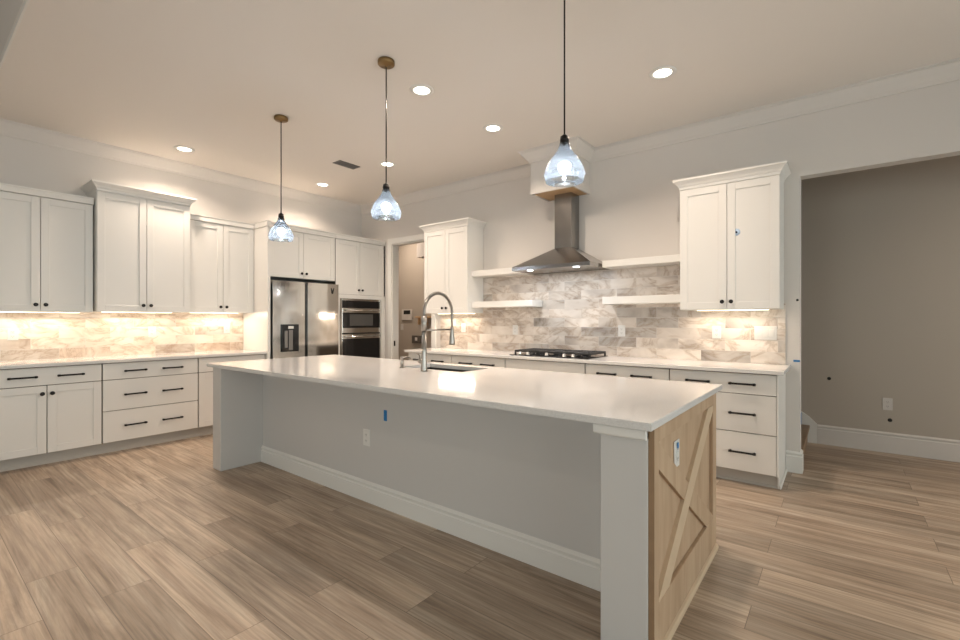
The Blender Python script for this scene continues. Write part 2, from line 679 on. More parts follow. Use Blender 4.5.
wall_with_windows('wall_right', WIN_RIGHT, 1, XR, YF - 0.15, YP + 0.15, ZG, 0.12)
wall_with_windows('wall_front', WIN_FRONT, 0, YF, XL - 0.12, XR, ZG, -0.12)
wn = 0
for wins, ax in ((WIN_RIGHT, 1), (WIN_FRONT, 0)):
    for c, w_, z0, z1 in wins:
        wn += 1
        f = MB()
        g = MB()
        t = 0.05

        def wb(m, u0, u1, za, zb, d0, d1):
            if ax == 1:
                m.box(XR + d0, XR + d1, u0, u1, za, zb)
            else:
                m.box(u0, u1, YF - d1, YF - d0, za, zb)
        u0, u1 = c - w_ / 2, c + w_ / 2
        wb(f, u0, u0 + t, z0, z1, 0.03, 0.09)
        wb(f, u1 - t, u1, z0, z1, 0.03, 0.09)
        wb(f, u0 + t, u1 - t, z0, z0 + t, 0.03, 0.09)
        wb(f, u0 + t, u1 - t, z1 - t, z1, 0.03, 0.09)
        wb(f, u0 + t, u1 - t, (z0 + z1) / 2 - 0.02, (z0 + z1) / 2 + 0.02, 0.03, 0.09)
        fr = struct('window_%d' % wn, f, 'trim')
        wb(g, u0 + t, u1 - t, z0 + t, z1 - t, 0.058, 0.062)
        g.build('window_pane', 'pane', fr)

# pantry and stair hall behind the range wall
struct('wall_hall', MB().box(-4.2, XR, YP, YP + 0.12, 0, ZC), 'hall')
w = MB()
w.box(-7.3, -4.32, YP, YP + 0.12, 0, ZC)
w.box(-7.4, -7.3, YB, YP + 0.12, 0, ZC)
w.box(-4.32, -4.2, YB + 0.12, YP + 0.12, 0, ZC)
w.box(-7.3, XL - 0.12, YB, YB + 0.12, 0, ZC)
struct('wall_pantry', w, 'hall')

# crown moulding: left wall, range wall and round the hood soffit
SX0, SX1, SY, SZ = -2.675, -2.155, 4.335, 2.685
crown_p = [(0, ZC), (0, ZC - 0.122), (0.012, ZC - 0.122), (0.018, ZC - 0.106), (0.03, ZC - 0.094), (0.05, ZC - 0.067), (0.078, ZC - 0.036), (0.088, ZC - 0.022), (0.088, ZC - 0.012), (0.10, ZC - 0.012), (0.10, ZC)]
struct('trim_2', MB().sweep([(XL, YH + 0.001), (XL, YB), (SX0, YB), (SX0, SY), (SX1, SY), (SX1, YB), (XR, YB)], crown_p), 'wall')

# soffit box over the hood: painted front and sides, raw plywood underside
b = MB()
b.box(SX0, SX0 + 0.02, SY, YB, SZ, ZC)
b.box(SX1 - 0.02, SX1, SY, YB, SZ, ZC)
b.box(SX0 + 0.02, SX1 - 0.02, SY, SY + 0.02, SZ, ZC)
so = struct('wall_hood_soffit', b, 'wall')
MB().box(SX0 + 0.02, SX1 - 0.02, SY + 0.02, YB, SZ + 0.006, SZ + 0.02).build('soffit_underside', 'ply', so)

# baseboards
def base_prof(h):
    return [(0, 0), (0.017, 0), (0.017, h - 0.042), (0.011, h - 0.036), (0.011, h - 0.028), (0.0155, h - 0.021), (0.0155, h - 0.014), (0.006, h - 0.004), (0.004, h), (0, h)]


struct('baseboard_hall', MB().sweep([(-0.17, YP), (XR, YP)], base_prof(0.2)), 'wall')
struct('baseboard_back', MB().sweep([(-0.352, YB), (XE, YB), (XE, YB + 0.12)], base_prof(0.18)), 'trim')
struct('baseboard_right', MB().sweep([(XR, YP), (XR, YF)], base_prof(0.18)), 'trim')
struct('baseboard_front', MB().sweep([(XR, YF), (XL, YF), (XL, 0.44)], base_prof(0.18)), 'trim')

# pantry doorway casing
c = MB()
c.box(DX0 - 0.085, DX0, YB - 0.018, YB, 0, DZ + 0.085, 0.003)
c.box(DX1, DX1 + 0.085, YB - 0.018, YB, 0, DZ + 0.085, 0.003)
c.box(DX0, DX1, YB - 0.018, YB, DZ, DZ + 0.085, 0.003)
c.box(DX0, DX0 + 0.015, YB, YB + 0.12, 0, DZ)
c.box(DX1 - 0.015, DX1, YB, YB + 0.12, 0, DZ)
c.box(DX0 + 0.015, DX1 - 0.015, YB, YB + 0.12, DZ - 0.015, DZ)
dr = struct('door_1', c, 'trim')
MB().box(DX0 + 0.015, DX0 + 0.018, YB + 0.02, YB + 0.05, 0.90, 0.98).build('strike_plate', 'black', dr)

# ------------------------------------------------------------------ cabinets


class Face:
    """u along the wall, d out from the door plane (negative = into the cabinet), z up."""
    def __init__(self, side, plane):
        self.side = side
        self.p = plane

    def box(self, m, u0, u1, d0, d1, z0, z1, bev=0.0, seg=1):
        if self.side == 'L':
            m.box(self.p + d0, self.p + d1, u0, u1, z0, z1, bev, seg)
        else:
            m.box(u0, u1, self.p - d1, self.p - d0, z0, z1, bev, seg)

    def pt(self, u, d, z):
        return (self.p + d, u, z) if self.side == 'L' else (u, self.p - d, z)

    def n(self):
        return (1, 0, 0) if self.side == 'L' else (0, -1, 0)


def shaker(F, name, root, u0, u1, z0, z1, rail=0.062):
    m = MB()
    t = 0.02
    F.box(m, u0, u0 + rail, -t, 0, z0, z1, 0.0015)
    F.box(m, u1 - rail, u1, -t, 0, z0, z1, 0.0015)
    F.box(m, u0 + rail, u1 - rail, -t, 0, z0, z0 + rail, 0.0015)
    F.box(m, u0 + rail, u1 - rail, -t, 0, z1 - rail, z1, 0.0015)
    F.box(m, u0 + rail - 0.004, u1 - rail + 0.004, -t, -0.009, z0 + rail - 0.004, z1 - rail + 0.004)
    return m.build(name, 'cabinet', root)


def slab(F, root, u0, u1, z0, z1):
    m = MB()
    F.box(m, u0, u1, -0.02, 0, z0, z1, 0.002)
    return m.build('drawer', 'cabinet', root)


def pull(F, parent, u, z, L=0.19):
    m = MB()
    a, b_ = F.pt(u - L / 2, 0.028, z), F.pt(u + L / 2, 0.028, z)
    m.tube([a, b_], 0.0078, 8)
    for s in (-1, 1):
        q = u + s * (L / 2 - 0.012)
        m.tube([F.pt(q, 0.0, z), F.pt(q, 0.028, z)], 0.0085, 8)
        m.tube([F.pt(q - 0.009, 0.028, z), F.pt(q + 0.009, 0.028, z)], 0.0105, 8)
    return m.build('handle', 'black', parent)


def knob(F, parent, u, z):
    m = MB().lathe([(0.008, 0), (0.006, 0.004), (0.006, 0.012), (0.0135, 0.017), (0.0175, 0.022), (0.016, 0.028), (0.009, 0.030)], F.pt(u, 0, z), F.n(), 14)
    return m.build('knob', 'black', parent)


G = 0.0032


def base_cab(F, depth, u0, u1, rows, label, root_name='base_cabinet', end=None, doors=None):
    """rows: list of (z0, z1, [pull u...]) drawers; doors: (z0, z1)."""
    t = thing(root_name, label, 'base cabinet', F.pt((u0 + u1) / 2, -depth / 2, 0))
    m = MB()
    F.box(m, u0 + 0.0015, u1 - 0.0015, -depth, -0.022, 0.105, 0.882)
    m.build('body', 'carcass_shade', t)
    k = MB()
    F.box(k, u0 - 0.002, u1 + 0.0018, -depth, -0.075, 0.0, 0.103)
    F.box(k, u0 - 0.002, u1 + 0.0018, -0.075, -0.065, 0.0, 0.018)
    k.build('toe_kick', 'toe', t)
    for z0, z1, us in rows:
        d = slab(F, t, u0 + G, u1 - G, z0 + G, z1 - G)
        for u in us:
            pull(F, d, u, (z0 + z1) / 2)
    if doors:
        z0, z1 = doors
        mid = (u0 + u1) / 2
        d = shaker(F, 'door', t, u0 + G, mid - G, z0 + G, z1 - G)
        knob(F, d, mid - 0.033, z1 - 0.072)
        d = shaker(F, 'door', t, mid + G, u1 - G, z0 + G, z1 - G)
        knob(F, d, mid + 0.033, z1 - 0.072)
    if end == 'hi':
        e = MB()
        F.box(e, u1, u1 + 0.012, -depth, 0.0, 0.104, 0.882, 0.001)
        F.box(e, u1, u1 + 0.012, -depth, -0.066, 0.0, 0.104)
        F.box(e, u1 + 0.012, u1 + 0.026, -depth, -0.06, 0.0, 0.022, 0.004)
        e.build('end_panel', 'cabinet', t)
    return t


FL = Face('L', -5.57)
DL = 0.585
ZD0, ZD1, ZD2, ZD3 = 0.107, 0.412, 0.715, 0.878
base_cab(FL, DL, 0.46, 1.236, [(ZD2, ZD3, [0.69, 1.008])], 'white base cabinet with two knobbed doors under a two-handled drawer, left edge of photo', doors=(ZD0, ZD2))
base_cab(FL, DL, 1.240, 2.076, [(ZD2, ZD3, [1.50, 1.825]), (ZD1, ZD2, [1.50, 1.825]), (ZD0, ZD1, [1.50, 1.825])], 'white three-drawer base cabinet showing six black bar pulls, on the left wall')
base_cab(FL, DL, 2.080, 2.825, [(ZD2, ZD3, [2.40])], 'white base cabinet beside the refrigerator panel, mostly hidden by the left end of the island', doors=(ZD0, ZD2))

FB = Face('B', 4.12)
DB = 0.605
cuts = [-4.40, -3.65, -2.87, -1.929, -1.147, -0.367]
base_cab(FB, DB, cuts[4] + 0.002, cuts[5], [(ZD2, ZD3, [-0.917, -0.594]), (ZD1, ZD2, [-0.917, -0.594]), (ZD0, ZD1, [-0.917, -0.594])], 'white drawer base cabinet at right end of range wall, next to the hall opening', end='hi')
base_cab(FB, DB, cuts[3] + 0.002, cuts[4] - 0.002, [(ZD2, ZD3, [-1.705, -1.382]), (ZD1, ZD2, [-1.705, -1.382]), (ZD0, ZD1, [-1.705, -1.382])], 'white drawer base cabinet immediately right of the plain-fronted cooktop cabinet')
base_cab(FB, DB, cuts[2] + 0.002, cuts[3] - 0.002, [(ZD2, ZD3, [])], 'white base cabinet with plain handleless top front below the gas cooktop', doors=(ZD0, ZD2))
base_cab(FB, DB, cuts[1] + 0.002, cuts[2] - 0.002, [(ZD2, ZD3, [-3.42, -3.10]), (ZD1, ZD2, [-3.42, -3.10]), (ZD0, ZD1, [-3.42, -3.10])], 'white drawer base cabinet immediately left of the plain-fronted cooktop cabinet')
base_cab(FB, DB, cuts[0], cuts[1] - 0.002, [(ZD2, ZD3, [-4.185, -3.865])], 'white base cabinet at left end of range wall, seen behind the faucet', doors=(ZD0, ZD2))


def counter_box(name, label, x0, x1, y0, y1):
    o = MB().box(x0, x1, y0, y1, 0.884, 0.914, 0.003, 2).build(name, 'quartz')
    return tag(o, label, 'countertop')


counter_box('countertop', 'white quartz countertop along the left wall under the marble splashback', XL + 0.002, -5.53, 0.45, 2.828)
counter_box('countertop', 'white quartz countertop along the range wall carrying the cooktop', -4.435, -0.318, 4.085, YB - 0.002)


def upper(F, depth, u0, u1, z0, zd, label, crown, filler=0.0, doorw=None, name='wall_cabinet', lo_open=True, hi_open=True):
    """doors from z0 to zd, crown is a profile [(out, z above zd)]."""
    t = thing(name, label, 'wall cabinet', F.pt((u0 + u1) / 2, -depth / 2, z0))
    m = MB()
    zt = zd + max(z for _, z in crown) - 0.004
    # open-bottomed box: sides, back, a raised bottom and a top
    F.box(m, u0 + 0.001, u0 + 0.018, -depth, -0.022, z0, zt)
    F.box(m, u1 - 0.018, u1 - 0.001, -depth, -0.022, z0, zt)
    F.box(m, u0 + 0.018, u1 - 0.018, -depth, -depth + 0.012, z0, zt)
    F.box(m, u0 + 0.018, u1 - 0.018, -depth + 0.012, -0.022, z0 + 0.012, z0 + 0.03)
    F.box(m, u0 + 0.018, u1 - 0.018, -depth + 0.012, -0.022, zt - 0.018, zt)
    F.box(m, u0 + 0.018, u1 - 0.018, -0.04, -0.022, z0, z0 + 0.04)
    F.box(m, u0 + 0.018, u1 - 0.018, -0.04, -0.022, zd - 0.03, zt)
    m.build('body', 'cabinet', t)
    a0, a1 = u0 + 0.004, u1 - filler - 0.004
    mid = (a0 + a1) / 2
    kz = z0 + 0.066
    d = shaker(F, 'door', t, a0, mid - G / 1.5, z0 + 0.002, zd - 0.004)
    knob(F, d, mid - 0.034, kz)
    d = shaker(F, 'door', t, mid + G / 1.5, a1, z0 + 0.002, zd - 0.004)
    knob(F, d, mid + 0.034, kz)
    if filler > 0:
        f = MB()
        F.box(f, u1 - filler, u1, -0.022, -0.004, z0, zd)
        f.build('filler_strip', 'cabinet', t)
    prof = [(-0.03, zd)] + [(o, zd + z) for o, z in crown] + [(-0.03, zd + crown[-1][1])]
    p = []
    if lo_open:
        p.append(F.pt(u0, -depth, 0)[:2])
    p += [F.pt(u0, 0, 0)[:2], F.pt(u1, 0, 0)[:2]]
    if hi_open:
        p.append(F.pt(u1, -depth, 0)[:2])
    cr = MB().sweep(p, prof)
    cr.build('crown', 'cabinet', t)
    return t


flare = [(0.0, 0.0), (0.004, 0.022), (0.012, 0.03), (0.02, 0.045), (0.042, 0.068), (0.048, 0.072), (0.048, 0.088)]
flat = [(0.0, 0.0), (0.012, 0.003), (0.012, 0.05), (0.018, 0.056), (0.02, 0.066)]
FU = Face('L', -5.85)
FU2 = Face('L', -5.775)
upper(FU, 0.307, 0.46, 1.232, 1.376, 2.446, 'white two-door wall cabinet at the left edge of the photo', flat, hi_open=False)
upper(FU2, 0.382, 1.240, 2.074, 1.386, 2.585, 'taller white two-door wall cabinet with flared crown, between two lower ones on left wall', flare)
upper(FU, 0.307, 2.082, 2.826, 1.390, 2.452, 'white two-door wall cabinet beside the refrigerator panel', flat, lo_open=False, hi_open=False)
FR = Face('B', 4.40)
upper(FR, 0.327, -4.392, -3.632, 1.388, 2.476, 'white two-door wall cabinet behind the faucet at left end of range wall', flare)
rc = upper(FR, 0.327, -1.135, -0.367, 1.390, 2.474, 'white two-door wall cabinet with a blue tape spot, right end of range wall', flare)

# tall refrigerator panel
t = thing('end_cabinet_panel', 'tall white side panel standing left of the stainless refrigerator', 'cabinet panel', (-5.84, 2.848, 0))
MB().box(XL + 0.003, -5.515, 2.830, 2.866, 0.0, 2.45, 0.002).build('panel', 'cabinet', t)
MB().sweep([(-5.80, 2.830), (-5.515, 2.830), (-5.515, 2.866)], [(-0.015, 2.452), (0.0, 2.452), (0.012, 2.455), (0.012, 2.505), (0.02, 2.522), (-0.015, 2.522)]).build('crown', 'cabinet', t)

# cabinet over the refrigerator
FO = Face('L', -5.57)
flat2 = [(0.0, 0.0), (0.014, 0.003), (0.014, 0.05), (0.022, 0.06), (0.024, 0.074)]
upper(FO, 0.585, 2.870, 3.826, 1.845, 2.45, 'short white two-door cabinet above the stainless refrigerator', flat2, filler=0.01, lo_open=False, hi_open=False)

# tall oven cabinet
OY0, OY1 = 3.830, 4.722
t = thing('oven_cabinet', 'tall white cabinet in the corner housing microwave and wall oven', 'tall cabinet', (-5.86, (OY0 + OY1) / 2, 0))
m = MB()
m.box(XL + 0.004, -5.572, OY0, OY0 + 0.02, 0.0, 2.50)
m.box(XL + 0.004, -5.572, OY1 - 0.02, OY1, 0.0, 2.50)
m.box(XL + 0.004, XL + 0.02, OY0 + 0.02, OY1 - 0.02, 0.0, 2.50)
for z in (0.10, 0.36, 1.63, 2.48):
    m.box(XL + 0.02, -5.60, OY0 + 0.02, OY1 - 0.02, z, z + 0.018)
m.build('body', 'carcass_shade', t)
m = MB()
m.box(-5.59, -5.57, OY0, 3.902, 0.36, 1.668)
m.box(-5.59, -5.57, 4.648, OY1, 0.36, 1.668)
m.box(-5.59, -5.57, 3.902, 4.648, 1.612, 1.668)
m.build('face_frame', 'cabinet', t)
omid = (OY0 + OY1 - 0.05) / 2
d = shaker(FO, 'door', t, OY0 + 0.004, omid - G / 1.5, 1.672, 2.446)
knob(FO, d, omid - 0.034, 1.672 + 0.066)
d = shaker(FO, 'door', t, omid + G / 1.5, OY1 - 0.054, 1.672, 2.446)
knob(FO, d, omid + 0.034, 1.672 + 0.066)
d = slab(FO, t, OY0 + 0.004, OY1 - 0.03, 0.115, 0.355)
pull(FO, d, omid, 0.235)
MB().box(XL + 0.03, -5.645, OY0 + 0.021, OY1 - 0.021, 0.0, 0.098).build('toe_kick', 'cabinet', t)
MB().box(-5.59, -5.572, OY1 - 0.05, OY1, 1.669, 2.449).build('filler_strip', 'cabinet', t)
MB().sweep([(-5.57, OY0), (-5.57, OY1)], [(-0.03, 2.45)] + [(o, 2.45 + z) for o, z in flat2] + [(-0.03, 2.524)]).build('crown', 'cabinet', t)

# ------------------------------------------------------------------ wall oven with microwave
A0, A1 = 3.905, 4.645
t = thing('wall_oven', 'built-in stainless microwave and oven combination with black glass in tall cabinet', 'oven', (-5.80, (A0 + A1) / 2, 0.38))
XO = -5.560


def plate(name, y0, y1, z0, z1, x0, x1, mat, par, bev=0.002):
    return MB().box(x0, x1, y0, y1, z0, z1, bev).build(name, mat, par)


plate('housing', A0 + 0.02, A1 - 0.02, 0.40, 1.60, -6.10, -5.585, 'grey', t)
m = MB()
m.box(-5.584, XO, A0, A0 + 0.03, 0.40, 1.608, 0.002)
m.box(-5.584, XO, A1 - 0.03, A1, 0.40, 1.608, 0.002)
m.box(-5.584, XO, A0 + 0.03, A1 - 0.03, 1.58, 1.608, 0.002)
m.box(-5.584, XO, A0 + 0.03, A1 - 0.03, 0.40, 0.44, 0.002)
m.build('trim_frame', 'steel', t)
plate('control_panel', A0 + 0.031, A1 - 0.031, 1.474, 1.579, -5.584, XO, 'glassblack', t)
md = plate('microwave_door', A0 + 0.031, A1 - 0.031, 1.114, 1.472, -5.584, XO + 0.004, 'steel', t)
plate('door_glass', A0 + 0.036, A1 - 0.036, 1.185, 1.408, XO + 0.0045, XO + 0.008, 'glassblack', md, 0.001)
plate('door_window', A0 + 0.15, A1 - 0.17, 1.215, 1.385, XO + 0.0085, XO + 0.010, 'window_grey', md, 0.0005)
m = MB().tube([(XO + 0.045, A0 + 0.07, 1.442), (XO + 0.045, A1 - 0.07, 1.442)], 0.011, 10)
for y in (A0 + 0.09, A1 - 0.09):
    m.tube([(XO + 0.004, y, 1.442), (XO + 0.045, y, 1.442)], 0.008, 8)
m.build('handle', 'steel', md)
plate('vent_slot', A0 + 0.031, A1 - 0.031, 1.096, 1.113, -5.584, XO - 0.008, 'dark', t, 0)
od = plate('oven_door', A0 + 0.031, A1 - 0.031, 0.442, 1.094, -5.584, XO + 0.004, 'steel', t)
plate('door_glass', A0 + 0.036, A1 - 0.036, 0.50, 1.030, XO + 0.0045, XO + 0.008, 'glassblack', od, 0.001)
m = MB().tube([(XO + 0.05, A0 + 0.06, 1.064), (XO + 0.05, A1 - 0.06, 1.064)], 0.012, 10)
for y in (A0 + 0.08, A1 - 0.08):
    m.tube([(XO + 0.004, y, 1.064), (XO + 0.05, y, 1.064)], 0.008, 8)
m.build('handle', 'steel', od)

# ------------------------------------------------------------------ refrigerator
R0, R1 = 2.880, 3.822
XFR = -5.475
t = thing('refrigerator', 'stainless side-by-side refrigerator with black water dispenser in left door', 'refrigerator', (-5.8, (R0 + R1) / 2, 0))
MB().box(-6.10, -5.555, R0 + 0.005, R1 - 0.005, 0.02, 1.785, 0.004).build('body', 'grey', t)
MB().box(-6.0, -5.60, R0 + 0.03, R1 - 0.03, 0.0, 0.02).build('feet', 'dark', t)


def curved_door(y0, y1, bulge=0.004):
    m = MB()
    n = 8
    poly = [(-5.553, y0), (-5.553, y1)]
    for i in range(n + 1):
        s = i / n
        y = y1 + (y0 - y1) * s
        poly.append((XFR - 0.012 + bulge * (1 - (2 * s - 1) ** 2), y))
    m.prism(poly, 0.06, 1.792, 2)
    return m


yg0, yg1 = 3.310, 3.352
ld = curved_door(R0, yg0).build('freezer_door', 'steel', t)
rd = curved_door(yg1, R1).build('refrigerator_door', 'steel', t)
MB().box(-5.553, -5.50, yg0 + 0.001, yg1 - 0.001, 0.06, 1.785).build('handle_recess', 'glassblack', t)
m = MB()
D0, D1, DZ0, DZ1 = 2.985, 3.215, 0.90, 1.245
xq = XFR + 0.001
m.box(xq, xq + 0.008, D0, D1, DZ0, DZ1, 0.002)
dp = m.build('dispenser', 'glassblack', ld)
MB().box(xq + 0.0085, xq + 0.016, D0 + 0.035, D0 + 0.075, DZ0 + 0.05, DZ1 - 0.08, 0.002).box(xq + 0.0085, xq + 0.014, D0 + 0.09, D0 + 0.145, DZ0 + 0.02, DZ1 - 0.07, 0.002).build('dispenser_paddle', 'grey', ld)
MB().box(xq + 0.0085, xq + 0.013, D0 + 0.085, D0 + 0.155, DZ1 - 0.055, DZ1 - 0.022, 0.001).build('dispenser_spout', 'plate', ld)
s = MB()
s.tube([(xq - 0.004, 3.705, 1.735), (xq - 0.004, 3.722, 1.66)], 0.006, 6)
s.tube([(xq - 0.004, 3.745, 1.735), (xq - 0.004, 3.722, 1.66)], 0.006, 6)
s.build('door_emblem', 'dark', rd)

# ------------------------------------------------------------------ island
IX0, IX1, IY0, IY1 = -4.325, -0.56, 1.728, 2.97
t = thing('kitchen_island', 'long white kitchen island with seating recess and rustic wood X end panel', 'island', (-2.45, 2.35, 0))
PY = 2.095
m = MB()
m.box(IX0 + 0.155, -0.60, PY, PY + 0.03, 0.0, 0.883)
m.build('seating_side_panel', 'island', t)
MB().box(IX0, IX0 + 0.155, IY0, IY1, 0.0, 0.883, 0.003).build('wing_wall', 'island', t)
MB().sweep([(-0.585, PY), (-4.18, PY)], [(o, z) for o, z in base_prof(0.145)], side=-1).build('baseboard', 'trim', t)
MB().box(IX0 + 0.156, -0.575, IY1 - 0.03, IY1 - 0.002, 0.10, 0.883).build('cabinet_fronts', 'cabinet', t)
MB().box(IX0 + 0.156, -0.575, IY1 - 0.1, IY1 - 0.085, 0.0, 0.10).build('toe_kick', 'cabinet', t)
pc = MB()
pc.box(-0.756, -0.569, IY0 + 0.03, PY + 0.1, 0.0, 0.845, 0.002)
col = pc.build('corner_post', 'island', t)
MB().sweep([(-0.756, PY - 0.02), (-0.756, IY0 + 0.03), (-0.569, IY0 + 0.03)], [(0, 0.842), (0.018, 0.842), (0.022, 0.848), (0.022, 0.878), (0.018, 0.883), (0, 0.883)], side=1).build('post_cap', 'trim', col)
# wood end panel
WX = -0.562
m = MB()
m.box(-0.5685, WX - 0.002, IY0 + 0.04, IY1 - 0.085, 0.0, 0.883)
wp = m.build('end_panel', 'wood', t)
m = MB()
y0, y1 = IY0 + 0.042, IY1 - 0.087
MB().box(-0.5685, WX + 0.0155, IY0 + 0.0395, y0 - 0.0003, 0.03, 0.883).build('edge_band', 'wood_dark', wp)
m.box(WX - 0.0018, WX + 0.016, y0, y0 + 0.055, 0.03, 0.883, 0.002)
m.box(WX - 0.0018, WX + 0.016, y1 - 0.085, y1, 0.03, 0.883, 0.002)
m.box(WX - 0.0018, WX + 0.016, y0 + 0.055, y1 - 0.085, 0.825, 0.883, 0.002)
m.box(WX - 0.0018, WX + 0.016, y0 + 0.055, y1 - 0.085, 0.03, 0.20, 0.002)
m.build('frame_board', 'wood', wp)
m = MB()
m.sweep([(WX - 0.001, y1), (WX - 0.001, y0)], [(0.0, 0.0), (0.030, 0.0), (0.030, 0.014), (0.024, 0.024), (0.012, 0.029), (0.0, 0.029)], side=-1)
m.build('shoe_moulding', 'wood_light', wp)


def brace(ya, za, yb, zb, wdt, x0, x1, clip=None):
    """A diagonal board clipped to the frame opening."""
    d = Vector((yb - ya, zb - za)).normalized()
    n = Vector((-d.y, d.x)) * wdt / 2
    pts = [Vector((ya, za)) + n, Vector((ya, za)) - n, Vector((yb, zb)) - n, Vector((yb, zb)) + n]
    poly = [(p.x, p.y) for p in pts]
    lims = [(0, 1, y0 + 0.056), (0, -1, -(y1 - 0.086)), (1, 1, 0.201), (1, -1, -0.824)]
    if clip:
        lims2 = clip
    else:
        lims2 = []
    for ax_, sg, lim in lims:
        out = []
        for i in range(len(poly)):
            p, q = poly[i], poly[(i + 1) % len(poly)]
            a, b_ = sg * p[ax_] - lim, sg * q[ax_] - lim
            if a >= 0:
                out.append(p)
            if (a > 0 > b_) or (a < 0 < b_):
                s_ = a / (a - b_)
                out.append((p[0] + (q[0] - p[0]) * s_, p[1] + (q[1] - p[1]) * s_))
        poly = out
    for (px, pz, nx, nz) in lims2:
        out = []
        for i in range(len(poly)):
            p, q = poly[i], poly[(i + 1) % len(poly)]
            a = (p[0] - px) * nx + (p[1] - pz) * nz
            b_ = (q[0] - px) * nx + (q[1] - pz) * nz
            if a >= 0:
                out.append(p)
            if (a > 0 > b_) or (a < 0 < b_):
                s_ = a / (a - b_)
                out.append((p[0] + (q[0] - p[0]) * s_, p[1] + (q[1] - p[1]) * s_))
        poly = out
    return MB().prism(poly, x0, x1, 0)


# long board from lower front to upper back, the crossing board cut in two at it
pa, pb = Vector((1.885, 0.20)), Vector((2.69, 0.775))
dn = (pb - pa).normalized()
nn = Vector((-dn.y, dn.x))
ea, eb = pa - dn * 0.3, pb + dn * 0.4
brace(ea.x, ea.y, eb.x, eb.y, 0.094, WX - 0.0018, WX + 0.0155).build('brace', 'wood_light', wp)
qa, qb = Vector((y0 + 0.055, 0.825)), Vector((y1 - 0.085, 0.215))
dq = (qb - qa).normalized()
nq = Vector((-dq.y, dq.x)) * -0.045
fa, fb = qa + nq - dq * 0.3, qb + nq + dq * 0.3
for sg in (1, -1):
    o_ = pa + nn * sg * 0.0475
    brace(fa.x, fa.y, fb.x, fb.y, 0.088, WX - 0.0018, WX + 0.0145, clip=[(o_.x, o_.y, nn.x * sg, nn.y * sg)]).build('brace', 'wood', wp)

# island top with the sink cut-out
TX0, TX1, TY0, TY1 = -4.43, -0.541, 1.719, 3.03
KX0, KX1, KY0, KY1 = -2.83, -2.18, 2.575, 2.91
bm = bmesh.new()
xs, ys = [TX0, KX0, KX1, TX1], [TY0, KY0, KY1, TY1]
top = [[bm.verts.new((x, y, 0.914)) for y in ys] for x in xs]
bot = [[bm.verts.new((x, y, 0.884)) for y in ys] for x in xs]
for i in range(3):
    for j in range(3):
        if i == 1 and j == 1:
            continue
        bm.faces.new((top[i][j], top[i + 1][j], top[i + 1][j + 1], top[i][j + 1]))
        bm.faces.new((bot[i][j + 1], bot[i + 1][j + 1], bot[i + 1][j], bot[i][j]))
for i in range(3):
    bm.faces.new((bot[i][0], bot[i + 1][0], top[i + 1][0], top[i][0]))
    bm.faces.new((top[i][3], top[i + 1][3], bot[i + 1][3], bot[i][3]))
    bm.faces.new((top[0][i], top[0][i + 1], bot[0][i + 1], bot[0][i]))
    bm.faces.new((bot[3][i], bot[3][i + 1], top[3][i + 1], top[3][i]))
bm.faces.new((top[1][1], top[2][1], bot[2][1], bot[1][1]))
bm.faces.new((bot[1][2], bot[2][2], top[2][2], top[1][2]))
bm.faces.new((bot[1][1], bot[1][2], top[1][2], top[1][1]))
bm.faces.new((top[2][1], top[2][2], bot[2][2], bot[2][1]))
bmesh.ops.recalc_face_normals(bm, faces=bm.faces[:])
es = []
for e in bm.edges:
    a, b_ = e.verts
    def onb(v, w_):
        return (abs(v.co.x - w_.co.x) < 1e-6 and abs(v.co.x - TX0) * abs(v.co.x - TX1) < 1e-6) or (abs(v.co.y - w_.co.y) < 1e-6 and abs(v.co.y - TY0) * abs(v.co.y - TY1) < 1e-6)
    if abs(a.co.z - b_.co.z) < 1e-6 and onb(a, b_):
        es.append(e)
bmesh.ops.bevel(bm, geom=es, offset=0.003, segments=2, affect='EDGES')
tag(MB().from_bm(bm).build('countertop', 'quartz'), 'long white quartz countertop of the island with sink and faucet', 'countertop')

# sink
t = thing('sink', 'undermount stainless sink set into the island countertop', 'sink', ((KX0 + KX1) / 2, (KY0 + KY1) / 2, 0.68))
m = MB()
zb_ = 0.68
m.box(KX0 - 0.012, KX1 + 0.012, KY0 - 0.012, KY1 + 0.012, zb_, zb_ + 0.004)
m.box(KX0 - 0.016, KX0 - 0.004, KY0 - 0.012, KY1 + 0.012, zb_ + 0.004, 0.8825)
m.box(KX1 + 0.004, KX1 + 0.016, KY0 - 0.012, KY1 + 0.012, zb_ + 0.004, 0.8825)
m.box(KX0 - 0.004, KX1 + 0.004, KY0 - 0.016, KY0 - 0.004, zb_ + 0.004, 0.8825)
m.box(KX0 - 0.004, KX1 + 0.004, KY1 + 0.004, KY1 + 0.016, zb_ + 0.004, 0.8825)
m.build('basin', 'sinkdark', t)
MB().lathe([(0.045, 0), (0.045, 0.003), (0.03, 0.004), (0.012, 0.002)], (-2.44, 2.76, zb_ + 0.0045), seg=20).build('drain', 'steel', t)

# faucet
FXc, FYc = -2.457, 2.462
t = thing('faucet', 'tall brushed spring-neck pull-down faucet on the island by the sink', 'faucet', (FXc, FYc, 0.9145))
MB().lathe([(0.027, 0), (0.027, 0.008), (0.023, 0.03), (0.0195, 0.12), (0.017, 0.30)], (FXc, FYc, 0.9145), seg=20).build('column', 'nickel', t)
MB().lathe([(0.0215, 0), (0.0215, 0.11)], (FXc, FYc, 1.2155), seg=18).build('sleeve', 'nickel', t)
R_ = 0.158
pts = [(FXc, FYc, 1.3265), (FXc, FYc, 1.345)]
for i in range(0, 25):
    a = PI * i / 24
    pts.append((FXc, FYc + R_ - R_ * math.cos(a), 1.352 + R_ * 0.98 * math.sin(a)))
pts += [(FXc, FYc + 2 * R_, 1.30), (FXc, FYc + 2 * R_, 1.245)]
MB().tube(pts, 0.0085, 10).build('hose', 'nickel', t)
